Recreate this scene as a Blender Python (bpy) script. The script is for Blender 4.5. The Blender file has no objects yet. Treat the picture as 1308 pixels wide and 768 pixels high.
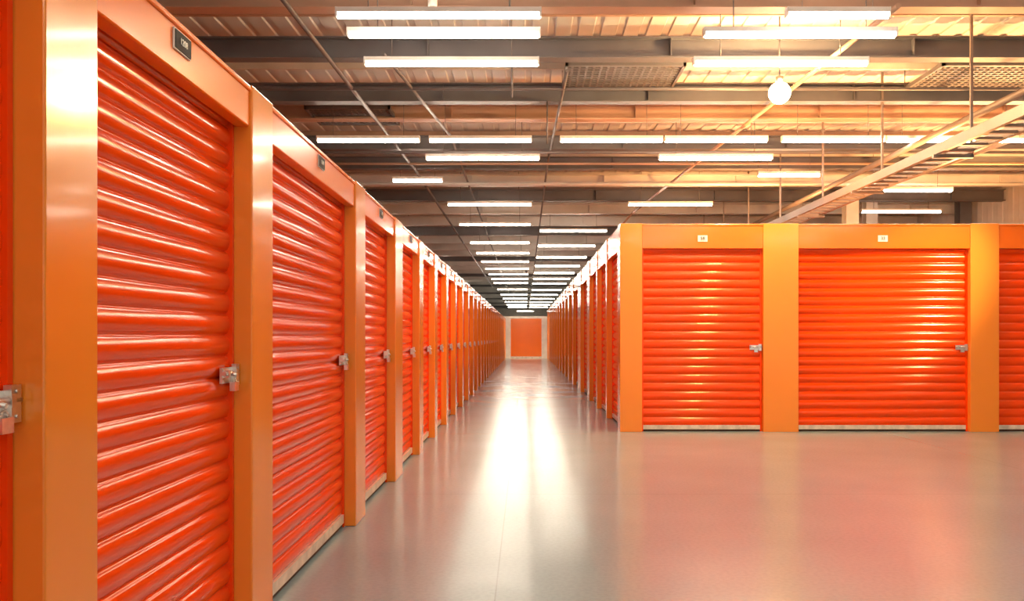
import bpy, math, random
from mathutils import Vector, Matrix, noise
random.seed(4)
S = bpy.context.scene
COL = S.collection
S.view_settings.view_transform = 'Standard'
S.view_settings.look = 'None'

# ------------------------------------------------------------ materials
def mat(name, col, rough=0.5, metal=0.0, var=0.1, vscale=3.0, stretch=(1,1,1), bump=0.0, bscale=20.0,
        coat=0.0, emit=None, estr=0.0, rvar=0.0, spec=0.5, tint=None):
    m = bpy.data.materials.new(name); m.use_nodes = True
    nt = m.node_tree; N = nt.nodes; L = nt.links
    b = N['Principled BSDF']
    b.inputs['Roughness'].default_value = rough
    b.inputs['Metallic'].default_value = metal
    b.inputs['Coat Weight'].default_value = coat
    b.inputs['Coat Roughness'].default_value = 0.08
    b.inputs['Specular IOR Level'].default_value = spec
    if tint: b.inputs['Specular Tint'].default_value = tuple(tint)+(1,)
    geo = N.new('ShaderNodeNewGeometry')
    mp = N.new('ShaderNodeMapping'); mp.inputs['Scale'].default_value = stretch
    L.new(geo.outputs['Position'], mp.inputs['Vector'])
    nz = N.new('ShaderNodeTexNoise'); nz.inputs['Scale'].default_value = vscale; nz.inputs['Detail'].default_value = 3
    L.new(mp.outputs['Vector'], nz.inputs['Vector'])
    cr = N.new('ShaderNodeValToRGB')
    cr.color_ramp.elements[0].position = 0.3; cr.color_ramp.elements[1].position = 0.7
    cr.color_ramp.elements[0].color = tuple(c*(1-var) for c in col)+(1,)
    cr.color_ramp.elements[1].color = tuple(min(1,c*(1+var)) for c in col)+(1,)
    L.new(nz.outputs['Fac'], cr.inputs['Fac']); L.new(cr.outputs['Color'], b.inputs['Base Color'])
    if rvar:
        mr = N.new('ShaderNodeMapRange'); mr.inputs['From Min'].default_value=.3; mr.inputs['From Max'].default_value=.7
        mr.inputs['To Min'].default_value = max(0.02,rough-rvar); mr.inputs['To Max'].default_value = rough+rvar
        L.new(nz.outputs['Fac'], mr.inputs['Value']); L.new(mr.outputs['Result'], b.inputs['Roughness'])
    if bump:
        n2 = N.new('ShaderNodeTexNoise'); n2.inputs['Scale'].default_value = bscale; n2.inputs['Detail'].default_value = 2
        L.new(mp.outputs['Vector'], n2.inputs['Vector'])
        bp = N.new('ShaderNodeBump'); bp.inputs['Strength'].default_value = bump; bp.inputs['Distance'].default_value = 0.01
        L.new(n2.outputs['Fac'], bp.inputs['Height']); L.new(bp.outputs['Normal'], b.inputs['Normal'])
    if emit:
        b.inputs['Emission Color'].default_value = tuple(emit)+(1,)
        b.inputs['Emission Strength'].default_value = estr
    return m

M_DOOR = mat('door_red_orange', (0.93,0.060,0.001), 0.15, var=0.02, vscale=1.2, coat=0.08, spec=.65, tint=(1,.60,.32))
M_POST = mat('frame_orange', (0.90,0.265,0.028), 0.19, var=0.03, vscale=1.5, bump=0.05, bscale=5, coat=0.35, rvar=0.03, tint=(1,.75,.5))
M_HEAD = mat('header_orange', (0.91,0.165,0.004), 0.21, var=0.03, vscale=1.5, bump=0.05, bscale=5, coat=0.35, tint=(1,.75,.5))
M_BODY = mat('unit_body', (0.45,0.10,0.02), 0.6)
M_SILL = mat('galvanised_pale', (0.72,0.62,0.52), 0.4, metal=0.1, var=0.2, vscale=12)
M_STEEL = mat('zinc_steel', (0.72,0.68,0.64), 0.28, metal=1.0, var=0.12, vscale=40)
M_DARK = mat('dark_gap', (0.05,0.015,0.005), 0.7)
M_BEAM = mat('beam_grey', (0.13,0.12,0.125), 0.5, var=0.15, vscale=1.5)
M_RUST = mat('beam_primer', (0.47,0.29,0.20), 0.5, var=0.12, vscale=1.5)
M_PALE = mat('beam_pale', (0.64,0.60,0.56), 0.5, var=0.1, vscale=1.5)
M_DECK = mat('deck_metal', (0.64,0.60,0.565), 0.5, var=0.10, vscale=0.6)
M_PIPE = mat('conduit_grey', (0.17,0.15,0.15), 0.45, metal=0.3)
M_TRAY = mat('tray_brown', (0.26,0.20,0.17), 0.45, metal=0.2)
M_WHITE = mat('fixture_white', (0.84,0.82,0.79), 0.4)
M_WALL = mat('siding_cream', (0.80,0.73,0.65), 0.6, var=0.05)
M_TUBE = mat('tube_glow', (0.9,0.9,0.9), 0.4, emit=(1.0,0.86,0.68), estr=38)
M_GLOBE = mat('globe_glow', (0.9,0.8,0.6), 0.4, emit=(1.0,0.62,0.26), estr=800)
M_SIGNB = mat('sign_black', (0.012,0.012,0.014), 0.6, spec=.1)
M_SIGNW = mat('sign_white', (0.8,0.78,0.72), 0.4)

# polished concrete with saw-cut joints
def floor_mat():
    m = bpy.data.materials.new('polished_concrete'); m.use_nodes=True
    nt=m.node_tree;N=nt.nodes;L=nt.links;b=N['Principled BSDF']
    geo=N.new('ShaderNodeNewGeometry')
    n1=N.new('ShaderNodeTexNoise'); n1.inputs['Scale'].default_value=0.9; n1.inputs['Detail'].default_value=2; n1.inputs['Roughness'].default_value=.5
    n2=N.new('ShaderNodeTexNoise'); n2.inputs['Scale'].default_value=40; n2.inputs['Detail'].default_value=3
    L.new(geo.outputs['Position'],n1.inputs['Vector']); L.new(geo.outputs['Position'],n2.inputs['Vector'])
    cr=N.new('ShaderNodeValToRGB'); e=cr.color_ramp.elements
    e[0].position=.1;e[0].color=(.255,.365,.415,1);e[1].position=.9;e[1].color=(.325,.46,.52,1)
    L.new(n1.outputs['Fac'],cr.inputs['Fac'])
    cr2=N.new('ShaderNodeValToRGB'); e=cr2.color_ramp.elements
    e[0].position=.35;e[0].color=(.92,.92,.92,1);e[1].position=.6;e[1].color=(1,1,1,1)
    L.new(n2.outputs['Fac'],cr2.inputs['Fac'])
    mx=N.new('ShaderNodeMixRGB'); mx.blend_type='MULTIPLY'; mx.inputs[0].default_value=1
    L.new(cr.outputs['Color'],mx.inputs[1]); L.new(cr2.outputs['Color'],mx.inputs[2])
    br=N.new('ShaderNodeTexBrick'); br.offset=0; br.inputs['Scale'].default_value=1
    br.inputs['Brick Width'].default_value=5.0; br.inputs['Row Height'].default_value=4.4
    br.inputs['Mortar Size'].default_value=.004; br.inputs['Color1'].default_value=(1,1,1,1); br.inputs['Color2'].default_value=(1,1,1,1)
    br.inputs['Mortar'].default_value=(.8,.78,.76,1)
    mp=N.new('ShaderNodeMapping'); mp.inputs['Location'].default_value=(0.15,1.7,0.5)
    L.new(geo.outputs['Position'],mp.inputs['Vector']); L.new(mp.outputs['Vector'],br.inputs['Vector'])
    mx2=N.new('ShaderNodeMixRGB'); mx2.blend_type='MULTIPLY'; mx2.inputs[0].default_value=1
    L.new(mx.outputs['Color'],mx2.inputs[1]); L.new(br.outputs['Color'],mx2.inputs[2])
    L.new(mx2.outputs['Color'],b.inputs['Base Color'])
    b.inputs['Roughness'].default_value=.24
    bp=N.new('ShaderNodeBump'); bp.inputs['Strength'].default_value=.03; bp.inputs['Distance'].default_value=.004
    L.new(n2.outputs['Fac'],bp.inputs['Height']); L.new(bp.outputs['Normal'],b.inputs['Normal'])
    b.inputs['Specular IOR Level'].default_value=.5; b.inputs['Specular Tint'].default_value=(.85,.98,1,1)
    b.inputs['Coat Weight'].default_value=.25; b.inputs['Coat Roughness'].default_value=.12
    return m
M_FLOOR=floor_mat()

# ------------------------------------------------------------ mesh builder
class MB:
    def __init__(s): s.v=[];s.f=[];s.m=[];s.sm=[];s.mats=[]
    def mi(s,m):
        if m not in s.mats: s.mats.append(m)
        return s.mats.index(m)
    def face(s,idx,m,smooth=False): s.f.append(idx);s.m.append(s.mi(m));s.sm.append(smooth)
    def box(s,a,b,m):
        x0,x1=sorted((a[0],b[0]));y0,y1=sorted((a[1],b[1]));z0,z1=sorted((a[2],b[2]))
        o=len(s.v)
        s.v+=[(x0,y0,z0),(x1,y0,z0),(x1,y1,z0),(x0,y1,z0),(x0,y0,z1),(x1,y0,z1),(x1,y1,z1),(x0,y1,z1)]
        for q in [(0,3,2,1),(4,5,6,7),(0,1,5,4),(1,2,6,5),(2,3,7,6),(3,0,4,7)]:
            s.face([o+i for i in q],m)
    def cyl(s,p0,p1,r,m,seg=12,r1=None):
        p0=Vector(p0);p1=Vector(p1);d=(p1-p0).normalized()
        u=d.orthogonal().normalized();w=d.cross(u)
        r1=r if r1 is None else r1
        o=len(s.v)
        for k in range(seg):
            a=2*math.pi*k/seg
            s.v.append(tuple(p0+(u*math.cos(a)+w*math.sin(a))*r))
        for k in range(seg):
            a=2*math.pi*k/seg
            s.v.append(tuple(p1+(u*math.cos(a)+w*math.sin(a))*r1))
        for k in range(seg):
            j=(k+1)%seg
            s.face([o+k,o+j,o+seg+j,o+seg+k],m,True)
        s.face([o+k for k in range(seg)][::-1],m); s.face([o+seg+k for k in range(seg)],m)
    def sphere(s,c,r,m,nu=20,nv=12):
        o=len(s.v)
        for i in range(nv+1):
            t=math.pi*i/nv
            for j in range(nu):
                p=2*math.pi*j/nu
                s.v.append((c[0]+r*math.sin(t)*math.cos(p),c[1]+r*math.sin(t)*math.sin(p),c[2]+r*math.cos(t)))
        for i in range(nv):
            for j in range(nu):
                k=(j+1)%nu
                s.face([o+i*nu+j,o+(i+1)*nu+j,o+(i+1)*nu+k,o+i*nu+k],m,True)
    def torus_arc(s,c,R,r,a0,a1,m,n=10,seg=8):
        pr=None
        for i in range(n+1):
            a=a0+(a1-a0)*i/n
            p=(c[0]+R*math.cos(a),c[1],c[2]+R*math.sin(a))
            if pr: s.cyl(pr,p,r,m,seg)
            pr=p
    def mesh(s,name):
        me=bpy.data.meshes.new(name)
        me.from_pydata(s.v,[],s.f)
        for m in s.mats: me.materials.append(m)
        me.polygons.foreach_set('material_index',s.m)
        me.polygons.foreach_set('use_smooth',s.sm)
        me.update()
        return me
    def obj(s,name,loc=(0,0,0),rz=0,bevel=0,parent=None):
        o=bpy.data.objects.new(name,s.mesh(name)); COL.objects.link(o)
        o.location=loc;o.rotation_euler=(0,0,rz)
        if parent: o.parent=parent
        if bevel:
            b=o.modifiers.new('bevel','BEVEL');b.width=bevel;b.segments=2;b.limit_method='ANGLE';b.angle_limit=math.radians(50)
        return o

# ------------------------------------------------------------ roll-up door
doorcount=0
def roll_door(W,H,pitch,loc,rz,nseg=10,latch=True,detail=8,lz=1.14,depth=0.017):
    global doorcount
    doorcount+=1
    b=MB(); seed=doorcount*7.3
    z0=0.075
    n=int((H-z0)/pitch)+1
    prof=[]
    for i in range(n):
        for k in range(detail):
            t=k/detail
            z=z0+(i+t)*pitch
            if z>H: break
            belly=math.sin(math.pi*t)**0.75
            d=depth*belly
            if k==0: d-=0.009
            prof.append((z,d))
    o=len(b.v); P=len(prof)
    for j in range(nseg+1):
        x=W*j/nseg
        for (z,d) in prof:
            w=noise.noise(Vector((x*0.7+seed,z*0.9,seed)))*0.002
            b.v.append((x,-d-w-0.008,z+noise.noise(Vector((x*0.5,z*.5,seed*2)))*0.001))
    for j in range(nseg):
        for i in range(P-1):
            b.face([o+j*P+i,o+(j+1)*P+i,o+(j+1)*P+i+1,o+j*P+i+1],M_DOOR,True)
    b.box((0,0.010,0.02),(W,0.014,H),M_DARK)
    b.box((0.0,-0.034,0.028),(W,-0.002,0.085),M_SILL)
    b.box((0.0,-0.024,0.004),(W,0.006,0.026),M_DARK)
    b.box((0,-0.036,0.0),(0.022,0.006,H),M_DOOR); b.box((W-0.022,-0.036,0.0),(W,0.006,H),M_DOOR)
    if latch:
        y=-0.036
        b.box((W-0.165,y-0.006,lz-0.032),(W-0.01,y+0.004,lz+0.032),M_STEEL)
        b.cyl((W-0.17,y-0.016,lz+0.008),(W-0.002,y-0.016,lz+0.008),0.0095,M_STEEL,10)
        for xx in (W-0.15,W-0.05):
            b.box((xx,y-0.028,lz-0.008),(xx+0.018,y-0.004,lz+0.022),M_STEEL)
        b.cyl((W-0.10,y-0.016,lz+0.008),(W-0.10,y-0.045,lz+0.0),0.007,M_STEEL,8)
        b.box((W-0.045,y-0.024,lz-0.045),(W-0.006,y-0.004,lz+0.045),M_STEEL)
        b.torus_arc((W-0.085,y-0.03,lz-0.028),0.015,0.0035,0,math.pi,M_STEEL,6,6)
        b.box((W-0.108,y-0.040,lz-0.065),(W-0.062,y-0.018,lz-0.028),M_STEEL)
        for (dx,dz) in ((-0.155,-0.022),(-0.155,0.024),(-0.025,-0.03),(-0.025,0.03)):
            b.cyl((W+dx,y-0.004,lz+dz),(W+dx,y-0.028 if dx>-.03 else y-0.010,lz+dz),0.005,M_STEEL,8)
    return b.obj('roll_up_door',loc,rz)

def sign(loc,rz,txt,black=True,w=0.14,h=0.07):
    e=bpy.data.objects.new('unit_number_sign',None); COL.objects.link(e); e.location=loc; e.rotation_euler=(0,0,rz)
    b=MB()
    b.box((-w/2,-0.006,-h/2),(w/2,0,h/2),M_SIGNW)
    if black: b.box((-w/2+.004,-0.009,-h/2+.004),(w/2-.004,-0.006,h/2-.004),M_SIGNB)
    b.obj('plate',parent=e)
    c=bpy.data.curves.new('digits','FONT'); c.body=txt; c.size=h*(0.45 if black else .72); c.align_x='CENTER'; c.align_y='CENTER'; c.extrude=0.001
    c.materials.append(M_SIGNW if black else M_SIGNB)
    t=bpy.data.objects.new('digits',c); COL.objects.link(t); t.parent=e; t.location=(0,-0.0105,0); t.rotation_euler=(math.pi/2,0,0)

# ------------------------------------------------------------ room shell (front wall left out so world light fills the hall)
X0,X1,Y0,Y1=-8.0,12.6,-7.0,112.0
ZD=5.3
b=MB(); b.box((X0,Y0,-0.2),(X1,Y1,0),M_FLOOR); b.obj('floor')
b=MB()
n=int((X1-X0)/0.3)
prof=[]
for i in range(n+1):
    x=X0+i*0.3
    prof+= [(x,ZD),(x+0.19,ZD),(x+0.205,ZD+0.02),(x+0.285,ZD+0.02)]
prof=[(min(x,X1),z) for x,z in prof]
for (x,z) in prof: b.v+=[(x,Y0,z),(x,Y1,z)]
for i in range(len(prof)-1): b.face([2*i,2*i+1,2*i+3,2*i+2],M_DECK)
b.box((X0,Y0,ZD+.09),(X1,Y1,ZD+.2),M_DECK)
b.obj('ceiling')
def siding(name,x,sgn):
    b=MB(); k=0; y=Y0; pr=[]
    while y<Y1:
        pr+=[(0,y),(0,y+.2),(0.012,y+.24),(0.012,y+.46)]; y+=.5
    for (d,y) in pr: b.v+=[(x-sgn*d,y,0),(x-sgn*d,y,ZD)]
    for i in range(len(pr)-1): b.face([2*i,2*i+1,2*i+3,2*i+2],M_WALL)
    b.box((x+sgn*.03,Y0,0),(x+sgn*.15,Y1,ZD+.2),M_WALL)
    b.obj(name)
siding('wall_left',X0,-1); siding('wall_right',X1,1)
b=MB(); b.box((X0,Y1,0),(X1,Y1+.15,ZD+.2),M_WALL); b.obj('wall_back')

# ------------------------------------------------------------ left bank
LX=-1.16; HB=2.19; HT=2.37
posts=[(-4.3,-4.0),(-2.1,-1.8),(-0.1,0.2),(2.08,2.34),(3.66,3.96),(5.9,6.25),(7.7,8.15),(9.45,9.8)]
y=11.05
while y<50.4: posts.append((y,y+0.32)); y+=1.62
b=MB()
b.box((X0+.2,-6.5,0),(LX-.155,50.95,HT-.05),M_BODY)
for (a,c) in posts: b.box((LX,a,0),(LX-.15,c,HT),M_POST)
allp=[(-6.5,-6.3)]+posts+[(50.75,50.95)]
b.box((LX,-6.5,0),(LX-.15,-6.3,HT),M_POST); b.box((LX,50.75,0),(LX-.15,50.95,HT),M_POST)
for i in range(len(allp)-1):
    a=allp[i][1]; c=allp[i+1][0]
    if c-a<.1: continue
    b.box((LX-.012,a,HB),(LX-.075,c,HT-.004),M_HEAD)
    b.box((LX-.004,a,HT-.03),(LX-.075,c,HT-.006),M_HEAD)
b.obj('storage_unit_bank',bevel=0.006)
k=0
for i in range(len(allp)-1):
    a=allp[i][1]; c=allp[i+1][0]
    if c-a<.4: continue
    near=a<12
    roll_door(c-a-.006,HB+.03,0.088,(LX-.112,a+.003,0),math.pi/2,14 if near else 3,True,12 if near else 6)
    if a<30:
        ym=(a+c)/2
        if a>2 and a<3: ym=2.93
        sign((LX-.011,ym,HB+.105),math.pi/2,str(1204+k)); k+=1

# ------------------------------------------------------------ right bank
RX=1.29; RY=11.72; RB=2.50; RT=2.84
b=MB()
b.box((RX+.145,RY+.135,0),(X1-.2,50.95,RT-.06),M_BODY)
fp=[(RX,1.59),(3.24,3.72),(6.06,6.45),(8.85,9.25),(11.9,12.35)]
for (a,c) in fp: b.box((a,RY,0),(c,RY+.13,RT),M_POST)
for i in range(len(fp)-1):
    a=fp[i][1]; c=fp[i+1][0]
    b.box((a,RY+.012,RB),(c,RY+.07,RT-.004),M_HEAD)
    b.box((a,RY+.004,RT-.035),(c,RY+.07,RT-.006),M_HEAD)
sp=[(RY+.132,RY+.32),(13.65,13.82),(15.5,15.68),(17.35,18.0),(20.1,21.2)]
y=23.2
while y<50: sp.append((y,y+.55)); y+=2.3
sp.append((50.7,50.95))
for (a,c) in sp: b.box((RX,a,0),(RX+.14,c,RT),M_POST)
for i in range(len(sp)-1):
    a=sp[i][1]; c=sp[i+1][0]
    if c-a<.1: continue
    b.box((RX+.012,a,RB),(RX+.07,c,RT-.004),M_HEAD)
b.obj('storage_unit_bank',bevel=0.006)
for i in range(len(fp)-1):
    a=fp[i][1]; c=fp[i+1][0]
    roll_door(c-a-.006,RB+.02,0.118,(a+.003,RY+.112,0),0,16,True,12,1.15,0.022)
    sign(((a+c)/2+(-.02 if i else 0),RY+.011,2.635),0,('58','33','12','07')[i],False,.13,.085)
for i in range(len(sp)-1):
    a=sp[i][1]; c=sp[i+1][0]
    if c-a<.4: continue
    roll_door(c-a-.006,RB+.02,0.118,(RX+.118,c-.003,0),-math.pi/2,3,True,6,1.15,0.022)

# ------------------------------------------------------------ end of corridor
b=MB(); b.box((LX-.15,51.0,0),(RX+.15,51.15,2.5),M_WHITE); b.obj('wall_end')
e=MB()
e.box((-.95,50.96,0.0),(-.86,50.995,2.44),M_WHITE); e.box((.96,50.96,0.0),(1.05,50.995,2.44),M_WHITE)
e.box((-.86,50.96,2.36),(.96,50.995,2.44),M_WHITE)
e.box((-.86,50.97,.12),(.96,50.99,2.36),M_HEAD)
for i in range(1,18):
    e.box((-.86,50.962,.12+i*.125),(.96,50.972,.12+i*.125+.03),M_HEAD)
e.box((-.86,50.965,0),(.96,50.99,.12),M_SILL)
e.obj('corridor_end_door')

# ------------------------------------------------------------ ceiling structure
def ibeam(y,zb,h,w,m,x0=X0+.05,x1=X1-.05):
    b=MB()
    b.box((x0,y-w/2,zb),(x1,y+w/2,zb+.02),m); b.box((x0,y-w/2,zb+h-.02),(x1,y+w/2,zb+h),m)
    b.box((x0,y-.012,zb+.02),(x1,y+.012,zb+h-.02),m)
    x=x0+.5
    while x<x1:
        b.box((x,y-w/2+.01,zb+.02),(x+.012,y+w/2-.01,zb+h-.02),m); x+=3.1
    b.obj('ceiling_beam')
bl=[(3.0,M_BEAM,4.9,.3),(6.2,M_BEAM,4.9,.3),(9.45,M_RUST,4.88,.26),(11.05,M_BEAM,4.85,.27),(13.05,M_BEAM,4.84,.28),(14.55,M_RUST,4.95,.26),
    (16.4,M_BEAM,4.85,.26),(18.3,M_BEAM,4.85,.26),(20.3,M_PALE,4.85,.26),(22.6,M_BEAM,4.85,.3)]
y=25.0;k=0
while y<110:
    bl.append((y,M_BEAM if (k%4==2) else M_PALE,4.85,.3)); y+=2.6;k+=1
for (y,m,z,h) in bl: ibeam(y,z,h,.2,m)
b=MB(); y=1.0; k=0
while y<110:
    b.box((X0+.05,y,ZD-.10),(X1-.05,y+.05,ZD-.003),M_PALE if k%3 or y>18 else M_RUST); y+=1.05; k+=1
b.obj('ceiling_purlins')
def pipe(pts,r,m=M_PIPE,name='ceiling_conduit'):
    b=MB()
    for i in range(len(pts)-1): b.cyl(pts[i],pts[i+1],r,m,10)
    for p in pts[1:-1]: b.sphere(p,r*1.25,m,10,6)
    b.obj(name)
pipe([(-2.55,7.5,4.80),(-2.3,18,4.78),(-2.3,60,4.78)],.028)
pipe([(-1.75,10.6,4.79),(-1.3,15,4.79),(-1.3,70,4.79)],.022)
pipe([(0.55,11.3,4.79),(.45,17,4.79),(.45,90,4.79)],.022)
pipe([(3.9,9,4.76),(3.0,24,4.76),(3.0,80,4.76)],.03,M_RUST,'sprinkler_pipe')
pipe([(6.3,8,4.4),(6.3,70,4.4)],.05,M_TRAY,'sprinkler_pipe')
pipe([(8.2,11,4.55),(7.4,26,4.55),(7.4,80,4.55)],.045,M_TRAY,'sprinkler_pipe')
pipe([(X0+.2,19.3,4.72),(X1-.2,19.3,4.72)],.04,M_PALE,'sprinkler_pipe')
pipe([(X0+.2,12.1,4.78),(X1-.2,12.1,4.78)],.022)
pipe([(X0+.2,15.9,4.70),(X1-.2,15.9,4.70)],.03,M_PIPE)
pipe([(X0+.2,17.2,4.75),(X1-.2,17.2,4.75)],.025,M_RUST)
pipe([(-.17,11.0,4.85),(-.17,11.0,4.35)],.012,M_PIPE,'hanger_rod')
pipe([(.33,12.95,4.84),(.33,12.95,4.2)],.012,M_PIPE,'hanger_rod')
b=MB(); tz=3.5
b.box((4.95,7.0,tz),(5.0,49,tz+.12),M_TRAY); b.box((5.32,7.0,tz),(5.37,49,tz+.12),M_TRAY)
y=7.2
while y<49: b.box((5.0,y,tz),(5.32,y+.05,tz+.03),M_TRAY); y+=.3
y=10.4
while y<49:
    b.box((5.38,y,tz-.02),(5.41,y+.03,ZD-.005),M_TRAY); b.box((4.93,y,tz-.04),(5.42,y+.05,tz),M_TRAY); y+=2.6
b.obj('cable_tray')
for (x,y,m) in ((8.3,22,M_WALL),(9.6,24,M_PALE),(12.2,24,M_BEAM),(6.9,30,M_PALE)):
    b=MB(); z=RT-.055
    b.box((x-.16,y-.16,z),(x+.16,y-.14,ZD-.01),m); b.box((x-.16,y+.14,z),(x+.16,y+.16,ZD-.01),m)
    b.box((x-.012,y-.14,z),(x+.012,y+.14,ZD-.01),m); b.box((x-.2,y-.2,z),(x+.2,y+.2,z+.02),m)
    b.obj('steel_column')
for (xa,xb,ya,yb) in ((.55,2.2,11.75,12.95),(5.7,7.4,11.75,12.95),(-3.6,-2.2,14.0,15.1)):
    b=MB(); z=5.02
    b.box((xa,ya,z-.02),(xa+.04,yb,z+.04),M_BEAM); b.box((xb-.04,ya,z-.02),(xb,yb,z+.04),M_BEAM)
    b.box((xa,ya,z-.02),(xb,ya+.04,z+.04),M_BEAM); b.box((xa,yb-.04,z-.02),(xb,yb,z+.04),M_BEAM)
    x=xa+.09
    while x<xb-.05: b.box((x,ya+.04,z),(x+.03,yb-.04,z+.02),M_BEAM); x+=.1
    y=ya+.09
    while y<yb-.05: b.box((xa+.04,y,z-.004),(xb-.04,y+.03,z+.018),M_BEAM); y+=.1
    for (px,py) in ((xa,ya),(xb-.01,ya),(xa,yb-.01),(xb-.01,yb-.01)): b.box((px,py,z+.03),(px+.01,py+.01,ZD),M_PIPE)
    b.obj('ceiling_grille')
b=MB(); b.cyl((-.97,9.0,4.9),(-.97,9.0,4.74),.05,M_WHITE,14); b.cyl((-.97,9.0,4.74),(-.97,9.0,4.62),.035,M_WHITE,14,.02); b.cyl((-.97,9.0,4.9),(-.97,9.0,ZD),.01,M_PIPE,8)
b.obj('smoke_sensor')

# ------------------------------------------------------------ fluorescent lamps
lm=MB(); Lh=1.0
lm.box((-Lh,-.045,0.012),(Lh,.045,.06),M_WHITE)
lm.box((-Lh-.02,-.05,-.03),(-Lh,.05,.06),M_WHITE); lm.box((Lh,-.05,-.03),(Lh+.02,.05,.06),M_WHITE)
lm.cyl((-Lh,0,-.016),(Lh,0,-.016),.030,M_TUBE,8)
for xx in (-.7,.7): lm.cyl((xx,0,.06),(xx,0,.78),.006,M_PIPE,6)
LM=lm.mesh('fluorescent_lamp')
def lamp(x,y,z=4.5,s=1.0):
    o=bpy.data.objects.new('fluorescent_lamp',LM); COL.objects.link(o); o.location=(x,y,z); o.scale=(s,1,1)
for y in (8.55,9.1,10.06,15.4,20.8,24.5,29.3,32.9,36.7): lamp(-.86+(.1 if y==15.4 else 0),y)
for y in (9.1,10.06,15.4,20.8): lamp({9.1:2.9,10.06:2.98,15.4:3.4,20.8:3.5}[y],y)
lamp(3.1,8.55,4.5,.5)
for x in (-2.55,-.73,1.4,3.1,5.0,6.7,8.4): lamp(x,14.0,4.5,.82)
lamp(-2.2,17.6,4.5,.5); lamp(5.2,17,4.5,.6); lamp(8.3,18.8); lamp(9.6,22.0)
y=26.0
while y<100: lamp(1.45,y); y+=4.3 if y<50 else 7
y=40.5
while y<100: lamp(-.86,y); y+=3.6 if y<49 else 7
lamp(0,108);  # extra lamp added to lighten the back wall
for y in (28,40,54,74): lamp(5.0,y); lamp(-4.5,y)
lamp(9.3,34)
for y in (-4.5,-1.0,2.5,5.6): 
    for x in (.2,4.2,8.6): lamp(x,y)
lamp(8.4,10.2)

b=MB(); b.sphere((3.1,10.5,4.27),.13,M_GLOBE); b.cyl((3.1,10.5,4.39),(3.1,10.5,4.47),.045,M_STEEL,14); b.cyl((3.1,10.5,4.47),(3.1,10.5,ZD),.01,M_PIPE,8)
b.obj('globe_pendant_lamp')
for (x,y,en) in ((3.6,12.9,220),(6.6,12.9,360),(5.0,18.5,320),(9.6,17.0,360)):  # unseen uplights added on the bank roof to warm the ceiling
    b=MB(); z=RT-.055
    b.box((x-.22,y-.16,z),(x+.22,y+.16,z+.03),M_PIPE); b.cyl((x,y,z+.03),(x,y,z+.12),.03,M_PIPE,10)
    b.box((x-.2,y-.14,z+.12),(x+.2,y+.14,z+.19),M_PIPE)
    o=b.obj('added_uplight')
    l=bpy.data.lights.new('added_uplight_beam','AREA'); l.shape='RECTANGLE'; l.size=.36; l.size_y=.24; l.energy=en; l.color=(1,.50,.17)
    q=bpy.data.objects.new('added_uplight_beam',l); COL.objects.link(q); q.parent=o; q.location=(x,y,z+.2); q.rotation_euler=(math.pi,0,0)
# added spots: an off-camera one lights the wide door, another brightens the corridor end
for (P,T,en,sz) in ((Vector((7.6,8.6,4.3)),Vector((5.4,11.8,2.0)),1300,28),(Vector((0.05,44.0,4.55)),Vector((0.05,51,1.2)),5500,50)):
    D=(T-P).normalized()
    b=MB(); b.cyl(P-D*.2,P-D*.03,.06,M_PIPE,16,.08); b.cyl(P-D*.15,((P-D*.15).x,(P-D*.15).y,ZD),.012,M_PIPE,8)
    o=b.obj('added_spot')
    l=bpy.data.lights.new('added_spot_beam','SPOT'); l.energy=en; l.spot_size=math.radians(sz); l.spot_blend=.8; l.color=(1,.8,.5); l.shadow_soft_size=.07
    q=bpy.data.objects.new('added_spot_beam',l); COL.objects.link(q); q.parent=o; q.location=P; q.rotation_euler=D.to_track_quat('-Z','Y').to_euler()

w=bpy.data.worlds.new('world'); S.world=w; w.use_nodes=True
w.node_tree.nodes['Background'].inputs[0].default_value=(1,.88,.74,1); w.node_tree.nodes['Background'].inputs[1].default_value=1.1

# ------------------------------------------------------------ camera
c=bpy.data.cameras.new('camera'); c.sensor_width=36; c.lens=36*1100/1308
c.shift_x=-17/1308; c.shift_y=46/1308
c.clip_end=300
co=bpy.data.objects.new('camera',c); COL.objects.link(co); co.location=(0,0,1.3); co.rotation_euler=(math.pi/2,0,0)
S.camera=co
